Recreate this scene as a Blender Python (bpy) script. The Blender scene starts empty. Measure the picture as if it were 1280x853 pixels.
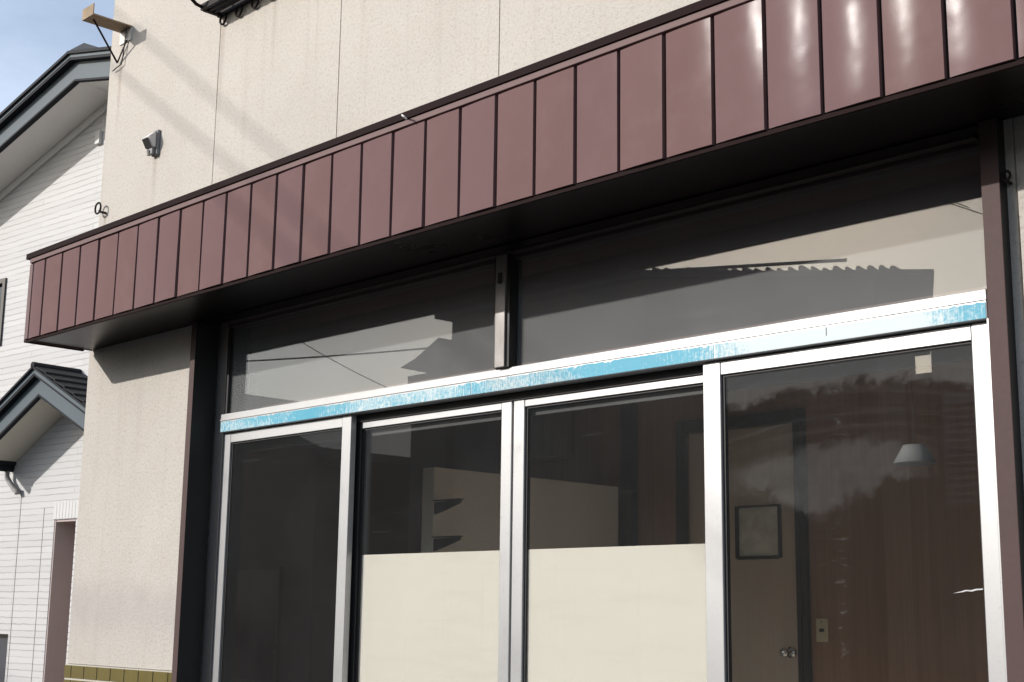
import bpy, bmesh, math, random
from mathutils import Vector, Matrix
random.seed(7)
S = bpy.context.scene
COL = S.collection
R = math.radians

# ------------------------------------------------------------------ helpers
ORG = {}                       # thing -> origin its vertices are measured from

def link(o, parent=None):
    COL.objects.link(o)
    if parent is not None: o.parent = parent
    return o

def tag(o, label=None, cat=None, group=None, kind=None):
    if label: o['label'] = label
    if cat: o['category'] = cat
    if group: o['group'] = group
    if kind: o['kind'] = kind
    return o

def thing(name, label, cat, loc=(0, 0, 0), group=None, rotz=0, local=False):
    """Empty at the base of a thing; meshes below it are given in world metres (or in its own frame when local)."""
    o = bpy.data.objects.new(name, None); link(o)
    o.empty_display_size = .1
    o.location = loc; o.rotation_euler = (0, 0, rotz)
    ORG[o] = Vector((0, 0, 0)) if local else Vector(loc)
    return tag(o, label, cat, group)

def obj(name, bm, mat, parent=None, smooth=False, label=None, origin=None):
    org = Vector((0, 0, 0))
    if parent is not None: org = ORG.get(parent, org)
    elif origin is not None: org = Vector(origin)
    if org.length: bmesh.ops.translate(bm, verts=bm.verts, vec=-org)
    bmesh.ops.recalc_face_normals(bm, faces=bm.faces)
    me = bpy.data.meshes.new(name); bm.to_mesh(me); bm.free()
    if smooth:
        for p in me.polygons: p.use_smooth = True
    mats = mat if isinstance(mat, (list, tuple)) else [mat]
    for m in mats: me.materials.append(m)
    o = bpy.data.objects.new(name, me); link(o, parent)
    if parent is not None: ORG[o] = org
    elif origin is not None: o.location = origin; ORG[o] = org
    if label: o['label'] = label
    return o

def BM(): return bmesh.new()

def abox(bm, x0, x1, y0, y1, z0, z1, bev=0, mi=0):
    if x0 > x1: x0, x1 = x1, x0
    if y0 > y1: y0, y1 = y1, y0
    if z0 > z1: z0, z1 = z1, z0
    r = bmesh.ops.create_cube(bm, size=1)
    vs = r['verts']
    for v in vs:
        v.co = Vector(((x0+x1)/2 + v.co.x*(x1-x0), (y0+y1)/2 + v.co.y*(y1-y0), (z0+z1)/2 + v.co.z*(z1-z0)))
    fs = set(f for v in vs for f in v.link_faces)
    for f in fs: f.material_index = mi
    if bev:
        es = list(set(e for v in vs for e in v.link_edges))
        bmesh.ops.bevel(bm, geom=es, offset=bev, segments=2, affect='EDGES', profile=.5)
    return bm

def box(x0, x1, y0, y1, z0, z1, bev=0):
    return abox(BM(), x0, x1, y0, y1, z0, z1, bev)

def aprism(bm, pts, a, b, axis='y'):
    """polygon pts extruded from a to b along an axis. pts are (x,z) for y, (y,z) for x, (x,y) for z"""
    def P(p, t):
        return {'y': (p[0], t, p[1]), 'x': (t, p[0], p[1]), 'z': (p[0], p[1], t)}[axis]
    A = [bm.verts.new(P(p, a)) for p in pts]; B = [bm.verts.new(P(p, b)) for p in pts]
    bm.faces.new(A); bm.faces.new(B[::-1])
    n = len(pts)
    for i in range(n): bm.faces.new((A[i], A[(i+1) % n], B[(i+1) % n], B[i]))
    return bm

def prism(pts, a, b, axis='y'): return aprism(BM(), pts, a, b, axis)

def atube(bm, pts, r, seg=8, close=False, r_end=None):
    pts = [Vector(p) for p in pts]; n = len(pts); rings = []
    prev = None
    for i, p in enumerate(pts):
        if close: d = pts[(i+1) % n] - pts[i-1]
        else: d = pts[min(i+1, n-1)] - pts[max(i-1, 0)]
        d.normalize()
        if prev is None:
            u = d.orthogonal().normalized()
        else:
            u = (prev - d*prev.dot(d)).normalized()
        prev = u; w = d.cross(u)
        rr = r if r_end is None else r + (r_end-r)*i/(n-1)
        rings.append([bm.verts.new(p + (u*math.cos(t)+w*math.sin(t))*rr) for t in [2*math.pi*k/seg for k in range(seg)]])
    m = n if close else n-1
    for i in range(m):
        a, b = rings[i], rings[(i+1) % n]
        for k in range(seg): bm.faces.new((a[k], a[(k+1) % seg], b[(k+1) % seg], b[k]))
    if not close:
        bm.faces.new(rings[0][::-1]); bm.faces.new(rings[-1])
    return bm

def tube(pts, r, seg=8, close=False): return atube(BM(), pts, r, seg, close)

def aband(bm, line, o0, o1, y0, y1):
    """strip above a polyline (x,z) between vertical offsets, extruded y0..y1"""
    lo = [(x, z+o0) for x, z in line]; hi = [(x, z+o1) for x, z in line]
    for i in range(len(line)-1):
        aprism(bm, [lo[i], lo[i+1], hi[i+1], hi[i]], y0, y1)
    bmesh.ops.remove_doubles(bm, verts=bm.verts, dist=1e-5)
    # drop the inner faces left between segments
    bad = [f for f in bm.faces if len(f.edges) and all(len(e.link_faces) > 2 for e in f.edges)]
    return bm

def band(line, o0, o1, y0, y1):
    n = len(line)
    pts = [(x, z+o0) for x, z in line] + [(x, z+o1) for x, z in reversed(line)]
    return prism(pts, y0, y1)

def wall_holes(x0, x1, z0, z1, holes, y0, y1):
    """solid slab with rectangular openings (a,b,c,d) = x0,x1,z0,z1; front face at y0"""
    xs = sorted({x0, x1, *[v for h in holes for v in h[:2] if x0 < v < x1]})
    zs = sorted({z0, z1, *[v for h in holes for v in h[2:] if z0 < v < z1]})
    bm = BM()
    def inh(x, z): return any(h[0] < x < h[1] and h[2] < z < h[3] for h in holes)
    cell = {}
    V = {}
    def v(x, y, z):
        k = (round(x, 5), round(y, 5), round(z, 5))
        if k not in V: V[k] = bm.verts.new((x, y, z))
        return V[k]
    nx, nz = len(xs)-1, len(zs)-1
    for i in range(nx):
        for j in range(nz):
            cell[i, j] = not inh((xs[i]+xs[i+1])/2, (zs[j]+zs[j+1])/2)
    for (i, j), s in cell.items():
        if not s: continue
        a, b, c, d = xs[i], xs[i+1], zs[j], zs[j+1]
        bm.faces.new((v(a, y0, c), v(b, y0, c), v(b, y0, d), v(a, y0, d)))
        bm.faces.new((v(a, y1, c), v(a, y1, d), v(b, y1, d), v(b, y1, c)))
        if not cell.get((i-1, j)): bm.faces.new((v(a, y0, c), v(a, y0, d), v(a, y1, d), v(a, y1, c)))
        if not cell.get((i+1, j)): bm.faces.new((v(b, y0, c), v(b, y1, c), v(b, y1, d), v(b, y0, d)))
        if not cell.get((i, j-1)): bm.faces.new((v(a, y0, c), v(a, y1, c), v(b, y1, c), v(b, y0, c)))
        if not cell.get((i, j+1)): bm.faces.new((v(a, y0, d), v(b, y0, d), v(b, y1, d), v(a, y1, d)))
    return bm

# ------------------------------------------------------------------ materials
class N:
    def __init__(s, name):
        s.m = bpy.data.materials.new(name); s.m.use_nodes = True
        s.t = s.m.node_tree; s.b = s.t.nodes['Principled BSDF']; s.out = s.t.nodes['Material Output']
    def n(s, typ, **kw):
        x = s.t.nodes.new(typ)
        for k, v in kw.items():
            if k.startswith('i_'): x.inputs[k[2:].replace('_', ' ')].default_value = v
            else: setattr(x, k, v)
        return x
    def l(s, a, b): s.t.links.new(a, b)
    def coord(s, scale=(1, 1, 1), which='Object', rot=(0, 0, 0)):
        c = s.n('ShaderNodeTexCoord'); mp = s.n('ShaderNodeMapping')
        mp.inputs['Scale'].default_value = scale; mp.inputs['Rotation'].default_value = rot
        s.l(c.outputs[which], mp.inputs['Vector']); return mp.outputs['Vector']
    def noise(s, vec, scale, detail=4, rough=.6, dist=0):
        x = s.n('ShaderNodeTexNoise'); s.l(vec, x.inputs['Vector'])
        x.inputs['Scale'].default_value = scale; x.inputs['Detail'].default_value = detail
        x.inputs['Roughness'].default_value = rough; x.inputs['Distortion'].default_value = dist
        return x.outputs['Fac']
    def ramp(s, fac, stops):
        x = s.n('ShaderNodeValToRGB'); s.l(fac, x.inputs['Fac'])
        e = x.color_ramp.elements
        while len(e) < len(stops): e.new(.5)
        for el, (p, c) in zip(e, stops):
            el.position = p; el.color = (c if isinstance(c, tuple) else (c, c, c)) + (1,)
        return x.outputs['Color']
    def mix(s, fac, a, b, blend='MIX'):
        x = s.n('ShaderNodeMix', data_type='RGBA', blend_type=blend)
        for sock, v in ((x.inputs[0], fac), (x.inputs[6], a), (x.inputs[7], b)):
            if isinstance(v, tuple): sock.default_value = v + (1,)
            elif isinstance(v, (int, float)): sock.default_value = v
            else: s.l(v, sock)
        return x.outputs[2]
    def math(s, op, a, b=None, c=None, clamp=False):
        x = s.n('ShaderNodeMath', operation=op, use_clamp=clamp)
        for i, v in enumerate((a, b, c)):
            if v is None: continue
            if isinstance(v, (int, float)): x.inputs[i].default_value = v
            else: s.l(v, x.inputs[i])
        return x.outputs[0]
    def sep(s, vec):
        x = s.n('ShaderNodeSeparateXYZ'); s.l(vec, x.inputs[0]); return x.outputs
    def bump(s, h, strength=.3, dist=.01, prev=None):
        x = s.n('ShaderNodeBump'); x.inputs['Strength'].default_value = strength; x.inputs['Distance'].default_value = dist
        s.l(h, x.inputs['Height'])
        if prev is not None: s.l(prev, x.inputs['Normal'])
        return x.outputs['Normal']
    def set(s, color=None, rough=None, metal=None, spec=None, normal=None, coat=None):
        for k, v in (('Base Color', color), ('Roughness', rough), ('Metallic', metal), ('Specular IOR Level', spec), ('Normal', normal), ('Coat Weight', coat)):
            if v is None: continue
            if isinstance(v, tuple): s.b.inputs[k].default_value = v + (1,)
            elif isinstance(v, (int, float)): s.b.inputs[k].default_value = v
            else: s.l(v, s.b.inputs[k])
        return s.m

def weathered(name, col, rough=.6, metal=0., var=.25, scale=3., bump=.1, spec=.5, grain=60.):
    k = N(name); v = k.coord()
    f = k.noise(v, scale, 6, .65); g = k.noise(v, grain, 3, .6)
    lo = tuple(c*(1-var) for c in col); hi = tuple(min(1, c*(1+var)) for c in col)
    c1 = k.mix(f, lo, hi); c2 = k.mix(k.math('MULTIPLY', g, .35), c1, tuple(c*.6 for c in col))
    rr = k.math('ADD', k.math('MULTIPLY', f, .2), rough-.1)
    return k.set(c2, rr, metal, spec, k.bump(g, bump, .002))

def m_stucco():
    k = N('stucco'); v = k.coord()
    big = k.noise(v, .9, 5, .6); mid = k.noise(v, 6, 5, .6); fine = k.noise(v, 70, 5, .75)
    vor = k.n('ShaderNodeTexVoronoi'); k.l(v, vor.inputs['Vector']); vor.inputs['Scale'].default_value = 120
    base = k.mix(k.ramp(big, [(.3, 0.), (.7, 1.)]), (.48, .447, .404), (.535, .50, .453))
    base = k.mix(k.math('MULTIPLY', k.ramp(mid, [(.45, 0.), (.75, 1.)]), .3), base, (.46, .40, .335))
    # fine dark grit caught in the spray texture
    grit = k.ramp(fine, [(.34, 1.), (.50, 0.)])
    base = k.mix(k.math('MULTIPLY', grit, .5), base, (.30, .25, .21))
    # a grey band on the pier near the tiles
    xyz = k.sep(v)
    band = k.ramp(k.math('ADD', k.math('MULTIPLY', xyz[2], 1.), k.math('MULTIPLY', k.math('SUBTRACT', mid, .5), .35)),
                  [(.0, 0.), (1., 1.)])
    zz = k.math('ADD', xyz[2], k.math('MULTIPLY', k.math('SUBTRACT', big, .5), .25))
    up = k.n('ShaderNodeMapRange', interpolation_type='SMOOTHSTEP'); k.l(zz, up.inputs[0]); up.inputs[1].default_value = 1.72; up.inputs[2].default_value = 1.56
    dn = k.n('ShaderNodeMapRange', interpolation_type='SMOOTHSTEP'); k.l(zz, dn.inputs[0]); dn.inputs[1].default_value = 1.28; dn.inputs[2].default_value = 1.5
    st = k.math('MULTIPLY', k.math('MULTIPLY', up.outputs[0], dn.outputs[0]), k.math('MULTIPLY', k.ramp(mid, [(.3, .4), (.65, 1.)]), .55))
    base = k.mix(st, base, (.37, .345, .335))
    # thin vertical rain streaks
    vs = k.coord((14, 14, .55)); sn = k.noise(vs, 1.0, 5, .6)
    base = k.mix(k.math('MULTIPLY', k.ramp(sn, [(.54, 0.), (.75, 1.)]), .24), base, (.33, .29, .25))
    # rust and dirt runs below the fittings
    for sx, sz, ww, ln, am in ((-6.905, 4.52, .018, .55, .42), (-6.455, 3.86, .02, .42, .30), (-5.86, 4.42, .022, .7, .30), (-5.40, 4.40, .016, .5, .22), (-4.70, 4.40, .02, .6, .2), (-6.96, 3.645, .012, .25, .4)):
        dx = k.math('DIVIDE', k.math('SUBTRACT', k.math('ADD', xyz[0], k.math('MULTIPLY', k.math('SUBTRACT', mid, .5), .03)), sx), ww)
        gx = k.math('POWER', 2.718, k.math('MULTIPLY', k.math('MULTIPLY', dx, dx), -1.))
        mr = k.n('ShaderNodeMapRange', interpolation_type='SMOOTHSTEP'); k.l(xyz[2], mr.inputs[0]); mr.inputs[1].default_value = sz-ln; mr.inputs[2].default_value = sz
        ab = k.math('LESS_THAN', xyz[2], sz)
        base = k.mix(k.math('MULTIPLY', k.math('MULTIPLY', gx, k.math('MULTIPLY', mr.outputs[0], ab)), am), base, (.22, .15, .10))
    h = k.math('ADD', k.math('MULTIPLY', fine, 1.), k.math('MULTIPLY', vor.outputs['Distance'], .5))
    return k.set(base, .92, 0, .2, k.bump(k.math('ADD', h, k.math('MULTIPLY', mid, .5)),   .5, .004))

def m_siding():
    k = N('white_siding'); c = k.n('ShaderNodeTexCoord'); s = k.sep(c.outputs['Object'])
    cb = k.n('ShaderNodeCombineXYZ'); k.l(k.math('ADD', s[0], k.math('MULTIPLY', s[1], 1.)), cb.inputs[0]); k.l(s[2], cb.inputs[1])
    nv = k.noise(c.outputs['Object'], 9, 3, .5)
    # uneven hand-laid courses: shift rows a little by noise
    dz = k.math('MULTIPLY', k.math('SUBTRACT', nv, .5), .02)
    cb2 = k.n('ShaderNodeCombineXYZ'); k.l(k.math('ADD', s[0], s[1]), cb2.inputs[0]); k.l(k.math('ADD', s[2], dz), cb2.inputs[1])
    br = k.n('ShaderNodeTexBrick'); k.l(cb2.outputs[0], br.inputs['Vector'])
    br.offset = .37; br.squash = 1.; br.offset_frequency = 2
    for nme, val in (('Scale', 1.), ('Mortar Size', .0048), ('Mortar Smooth', .25), ('Bias', .1), ('Brick Width', 2.7), ('Row Height', .064)): br.inputs[nme].default_value = val
    br.inputs['Color1'].default_value = (.57, .567, .565, 1); br.inputs['Color2'].default_value = (.52, .517, .515, 1); br.inputs['Mortar'].default_value = (.5, .49, .485, 1)
    f = k.noise(c.outputs['Object'], 1.2, 4, .6)
    brk = k.noise(k.coord((2.2, 2.2, 16)), 1., 2, .5)
    line = k.math('MULTIPLY', br.outputs['Fac'], k.ramp(brk, [(.38, .15), (.62, 1.)]))
    col = k.mix(k.math('MULTIPLY', line, .5), br.outputs['Color'], (.36, .35, .34))
    col = k.mix(k.math('MULTIPLY', f, .18), col, (.49, .48, .47))
    h = k.math('SUBTRACT', k.math('MULTIPLY', k.noise(c.outputs['Object'], 40, 4, .6), .25), line)
    return k.set(col, .8, 0, .12, k.bump(h, .75, .008))

def m_panel():
    k = N('brown_enamel'); v = k.coord(); oi = k.n('ShaderNodeObjectInfo')
    off = k.n('ShaderNodeVectorMath', operation='ADD'); cmb = k.n('ShaderNodeCombineXYZ')
    k.l(k.math('MULTIPLY', oi.outputs['Random'], 37.), cmb.inputs[0]); k.l(k.math('MULTIPLY', oi.outputs['Random'], 11.), cmb.inputs[2])
    k.l(v, off.inputs[0]); k.l(cmb.outputs[0], off.inputs[1]); v2 = off.outputs[0]
    f = k.noise(v2, 2.2, 4, .6); fade = k.noise(v2, 7, 5, .65)
    col = k.mix(f, (.150, .090, .087), (.185, .117, .110))
    col = k.mix(k.math('MULTIPLY', k.ramp(fade, [(.5, 0.), (.8, 1.)]), .35), col, (.23, .16, .155))
    col = k.mix(k.math('MULTIPLY', oi.outputs['Random'], .55), col, (.165, .105, .11))
    # a few small chips
    ch = k.noise(v2, 34, 2, .5); col = k.mix(k.ramp(ch, [(.76, 0.), (.79, .7)]), col, (.09, .06, .055))
    crack = k.n('ShaderNodeTexVoronoi', feature='DISTANCE_TO_EDGE'); k.l(v2, crack.inputs['Vector']); crack.inputs['Scale'].default_value = 130
    fn = k.noise(v2, 160, 3, .6); low = k.noise(v2, 5.5, 2, .4)
    n1 = k.bump(low, .13, .010)
    n2 = k.bump(k.math('ADD', fn, k.ramp(crack.outputs['Distance'], [(0., 0.), (.12, .6)])), .05, .0002, n1)
    rr = k.math('ADD', .095, k.math('MULTIPLY', fade, .06))
    return k.set(col, rr, 0, .005, n2)

def m_alu(name, col=(.47, .47, .47), rough=.38, dirt=.5):
    k = N(name); v = k.coord(); st = k.coord((160, 160, 2.))
    f = k.noise(v, 5, 6, .65); g = k.noise(st, 1., 3, .6); sp = k.noise(v, 55, 4, .7)
    c = k.mix(k.math('MULTIPLY', k.ramp(f, [(.42, 0.), (.75, 1.)]), dirt), col, tuple(x*.62 for x in col))
    c = k.mix(k.math('MULTIPLY', k.ramp(sp, [(.6, 0.), (.75, 1.)]), dirt*.8), c, tuple(x*.5 for x in col))
    rr = k.math('ADD', rough, k.math('MULTIPLY', k.math('SUBTRACT', f, .4), .3))
    return k.set(c, rr, .6, .4, k.bump(g, .05, .0008))

def m_glass(name, dust_nodes):
    """flat pane: Schlick reflection, clear transmission, a film of dust on the outer face"""
    k = N(name); t = k.t; t.nodes.remove(k.b)
    g = k.n('ShaderNodeNewGeometry')
    dt = k.n('ShaderNodeVectorMath', operation='DOT_PRODUCT'); k.l(g.outputs['Normal'], dt.inputs[0]); k.l(g.outputs['Incoming'], dt.inputs[1])
    c = k.math('ABSOLUTE', dt.outputs['Value'])
    fr = k.math('ADD', .052, k.math('MULTIPLY', k.math('POWER', k.math('SUBTRACT', 1., c, clamp=True), 5.), .957))
    tr = k.n('ShaderNodeBsdfTransparent'); tr.inputs[0].default_value = (.98, .985, .98, 1)
    gl = k.n('ShaderNodeBsdfGlossy'); gl.inputs['Roughness'].default_value = .0; gl.inputs['Color'].default_value = (1, 1, 1, 1)
    m1 = k.n('ShaderNodeMixShader'); k.l(fr, m1.inputs[0]); k.l(tr.outputs[0], m1.inputs[1]); k.l(gl.outputs[0], m1.inputs[2])
    df = k.n('ShaderNodeBsdfDiffuse'); df.inputs['Color'].default_value = (.61, .63, .63, 1)
    xyz = k.sep(k.coord()); fac = dust_nodes(k, xyz)
    # outer face only (the pane's outward normal points to -Y)
    ny = k.sep(g.outputs['True Normal'])[1]
    fac = k.math('MULTIPLY', fac, k.math('LESS_THAN', ny, -.5))
    m2 = k.n('ShaderNodeMixShader'); k.l(fac, m2.inputs[0]); k.l(m1.outputs[0], m2.inputs[1]); k.l(df.outputs[0], m2.inputs[2])
    k.l(m2.outputs[0], k.out.inputs['Surface'])
    return k.m

def dust_fan(k, p):
    v = k.coord()
    f = k.noise(v, 3.5, 6, .65); s = k.noise(v, 60, 3, .6)
    a = k.math('ADD', .105, k.math('MULTIPLY', k.math('SUBTRACT', f, .5), .05))
    a = k.math('ADD', a, k.math('MULTIPLY', k.ramp(s, [(.72, 0.), (.78, 1.)]), .12))
    lines = k.noise(k.coord((1.2, 1, 12), rot=(0, .35, 0)), 2.2, 3, .5)
    return k.math('ADD', a, k.math('MULTIPLY', k.ramp(lines, [(.6, 0.), (.72, 1.)]), .012), clamp=True)

def dust_door(k, p):
    v = k.coord()
    f = k.noise(v, 2.5, 6, .65); sc = k.noise(k.coord((2, 2, 26), rot=(0, .06, 0)), 1.6, 4, .6)
    sp = k.noise(v, 75, 2, .5)
    a = k.math('ADD', .004, k.math('MULTIPLY', f, .014))
    a = k.math('ADD', a, k.math('MULTIPLY', k.ramp(sc, [(.64, 0.), (.78, 1.)]), .012))
    return k.math('ADD', a, k.math('MULTIPLY', k.ramp(sp, [(.76, 0.), (.8, 1.)]), .1), clamp=True)

def dust_wiped(k, p):
    """right-hand pane: wiped in arcs, a grey bank of dust left between two sweeps and along the top"""
    v = k.coord(); x, z = p[0], p[2]           # local: x measured from the building origin, z from the street
    xr = k.math('ADD', x, 2.36)               # 0 at the middle of the pane
    x2 = k.math('MULTIPLY', xr, xr)
    nz = k.noise(v, 14, 5, .7); n2 = k.noise(v, 4, 4, .6)
    jit = k.math('ADD', k.math('MULTIPLY', k.math('SUBTRACT', nz, .5), .16), k.math('MULTIPLY', k.math('SUBTRACT', n2, .5), .10))
    # upper sweep: above the arc z = 2.24 - .30 x^2 the dust is untouched
    arc1 = k.math('SUBTRACT', k.math('ADD', z, jit), k.math('SUBTRACT', 2.225, k.math('MULTIPLY', x2, .30)))
    top = k.n('ShaderNodeMapRange', interpolation_type='SMOOTHSTEP'); k.l(arc1, top.inputs[0]); top.inputs[1].default_value = -.02; top.inputs[2].default_value = .015
    # streaks that run along the sweep
    stv = k.noise_arc = k.math('ADD', z, k.math('MULTIPLY', x2, .30))
    cx = k.n('ShaderNodeCombineXYZ'); k.l(k.math('MULTIPLY', x, 1.2), cx.inputs[0]); k.l(k.math('MULTIPLY', stv, 45.), cx.inputs[2])
    stn = k.noise(cx.outputs[0], 1., 4, .65)
    streak = k.math('MULTIPLY', k.ramp(stn, [(.5, 0.), (.8, 1.)]), .014)
    sz = k.n('ShaderNodeMapRange', interpolation_type='SMOOTHSTEP'); k.l(z, sz.inputs[0]); sz.inputs[1].default_value = 1.95; sz.inputs[2].default_value = 2.1
    # middle bank: under the arc z = 2.06 - .22 (x-.05)^2, above a scalloped lower edge
    arc2 = k.math('SUBTRACT', k.math('ADD', z, jit), k.math('SUBTRACT', 2.045, k.math('MULTIPLY', x2, .45)))
    up = k.n('ShaderNodeMapRange', interpolation_type='SMOOTHSTEP'); k.l(arc2, up.inputs[0]); up.inputs[1].default_value = .02; up.inputs[2].default_value = -.03
    scal = k.math('ABSOLUTE', k.math('SINE', k.math('MULTIPLY', k.math('ADD', xr, .09), 5.2)))
    low = k.math('SUBTRACT', k.math('ADD', z, jit), k.math('ADD', 1.815, k.math('MULTIPLY', scal, .105)))
    dn = k.n('ShaderNodeMapRange', interpolation_type='SMOOTHSTEP'); k.l(low, dn.inputs[0]); dn.inputs[1].default_value = -.03; dn.inputs[2].default_value = .02
    side = k.n('ShaderNodeMapRange', interpolation_type='SMOOTHSTEP'); k.l(k.math('ABSOLUTE', k.math('ADD', xr, .08)), side.inputs[0]); side.inputs[1].default_value = .42; side.inputs[2].default_value = .26
    bank = k.math('MULTIPLY', k.math('MULTIPLY', up.outputs[0], dn.outputs[0]), side.outputs[0])
    a = k.math('ADD', .004, k.math('MULTIPLY', n2, .009))
    a = k.math('ADD', a, k.math('MULTIPLY', top.outputs[0], .034))
    a = k.math('ADD', a, k.math('MULTIPLY', streak, sz.outputs[0]))
    a = k.math('ADD', a, k.math('MULTIPLY', bank, k.math('ADD', .004, k.math('MULTIPLY', nz, .036))))
    # water spots
    vo = k.noise(k.coord((9, 9, 20)), 3., 3, .6); xx = k.n('ShaderNodeMapRange'); k.l(k.math('ABSOLUTE', k.math('ADD', xr, .03)), xx.inputs[0]); xx.inputs[1].default_value = .05; xx.inputs[2].default_value = .0
    a = k.math('ADD', a, k.math('MULTIPLY', k.math('MULTIPLY', k.ramp(vo, [(.58, 0.), (.7, 1.)]), xx.outputs[0]), .045))
    return k.math('ADD', a, 0., clamp=True)

def m_film():
    k = N('blue_film'); v = k.coord()
    vert = k.math('ADD', k.math('MULTIPLY', k.noise(k.coord((150, 1, 16)), 1., 4, .75), .5), k.math('MULTIPLY', k.noise(k.coord((60, 1, 75)), 1., 5, .8), .5)); area = k.noise(k.coord((2.4, 1, 4)), 1., 3, .5); xs = k.sep(v)[0]
    # worn away more towards the right-hand end
    worn = k.n('ShaderNodeMapRange', interpolation_type='SMOOTHSTEP'); k.l(xs, worn.inputs[0]); worn.inputs[1].default_value = -3.1; worn.inputs[2].default_value = -2.5
    endr = k.n('ShaderNodeMapRange'); k.l(xs, endr.inputs[0]); endr.inputs[1].default_value = -2.1; endr.inputs[2].default_value = -1.93
    wr = k.math('SUBTRACT', worn.outputs[0], endr.outputs[0], clamp=True)
    f = k.math('ADD', k.math('ADD', vert, k.math('MULTIPLY', k.math('SUBTRACT', area, .5), .55)), k.math('MULTIPLY', wr, .22))
    fac = k.ramp(f, [(.48, 0.), (.64, .9)])
    c = k.mix(k.noise(v, 6, 3), (.05, .31, .45), (.075, .39, .52))
    c = k.mix(fac, c, (.62, .68, .68))
    k.set(c, .5, 0, .4, k.bump(vert, .25, .001)); return k.m

def m_wood(name, dark, light, groove=.0, gs=1.):
    k = N(name); v = k.coord((22*gs, 22*gs, .9)); g = k.noise(v, 1., 6, .7, .6); b = k.noise(k.coord((3, 3, .4)), 1., 3, .5)
    c = k.mix(k.ramp(g, [(.3, 0.), (.7, 1.)]), dark, light); c = k.mix(k.math('MULTIPLY', b, .5), c, tuple(x*.7 for x in dark))
    if groove:
        xs = k.sep(k.coord())[0]
        m = k.math('FRACT', k.math('DIVIDE', k.math('ADD', xs, 50.), groove)); c = k.mix(k.math('MULTIPLY', k.math('LESS_THAN', m, .02), .7), c, (.01, .008, .006))
    return k.set(c, .45, 0, .4, k.bump(g, .08, .002))

def m_tile():
    k = N('olive_tile'); v = k.coord(); f = k.noise(v, 14, 4, .6); w = k.n('ShaderNodeTexWhiteNoise', noise_dimensions='1D')
    xs = k.sep(v); k.l(k.math('FLOOR', k.math('DIVIDE', k.math('ADD', xs[0], 20.), .137)), w.inputs['W'])
    c = k.mix(f, (.13, .105, .036), (.20, .165, .065)); c = k.mix(k.math('MULTIPLY', w.outputs['Value'], .55), c, (.12, .095, .03))
    return k.set(c, .16, 0, .5, k.bump(f, .1, .003))

def m_asphalt():
    k = N('asphalt'); v = k.coord(); f = k.noise(v, 140, 3, .7); b = k.noise(v, .35, 5, .6)
    c = k.mix(f, (.035, .035, .036), (.085, .083, .08)); c = k.mix(k.math('MULTIPLY', b, .5), c, (.06, .057, .053))
    return k.set(c, .9, 0, .3, k.bump(f, .4, .004))

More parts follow.
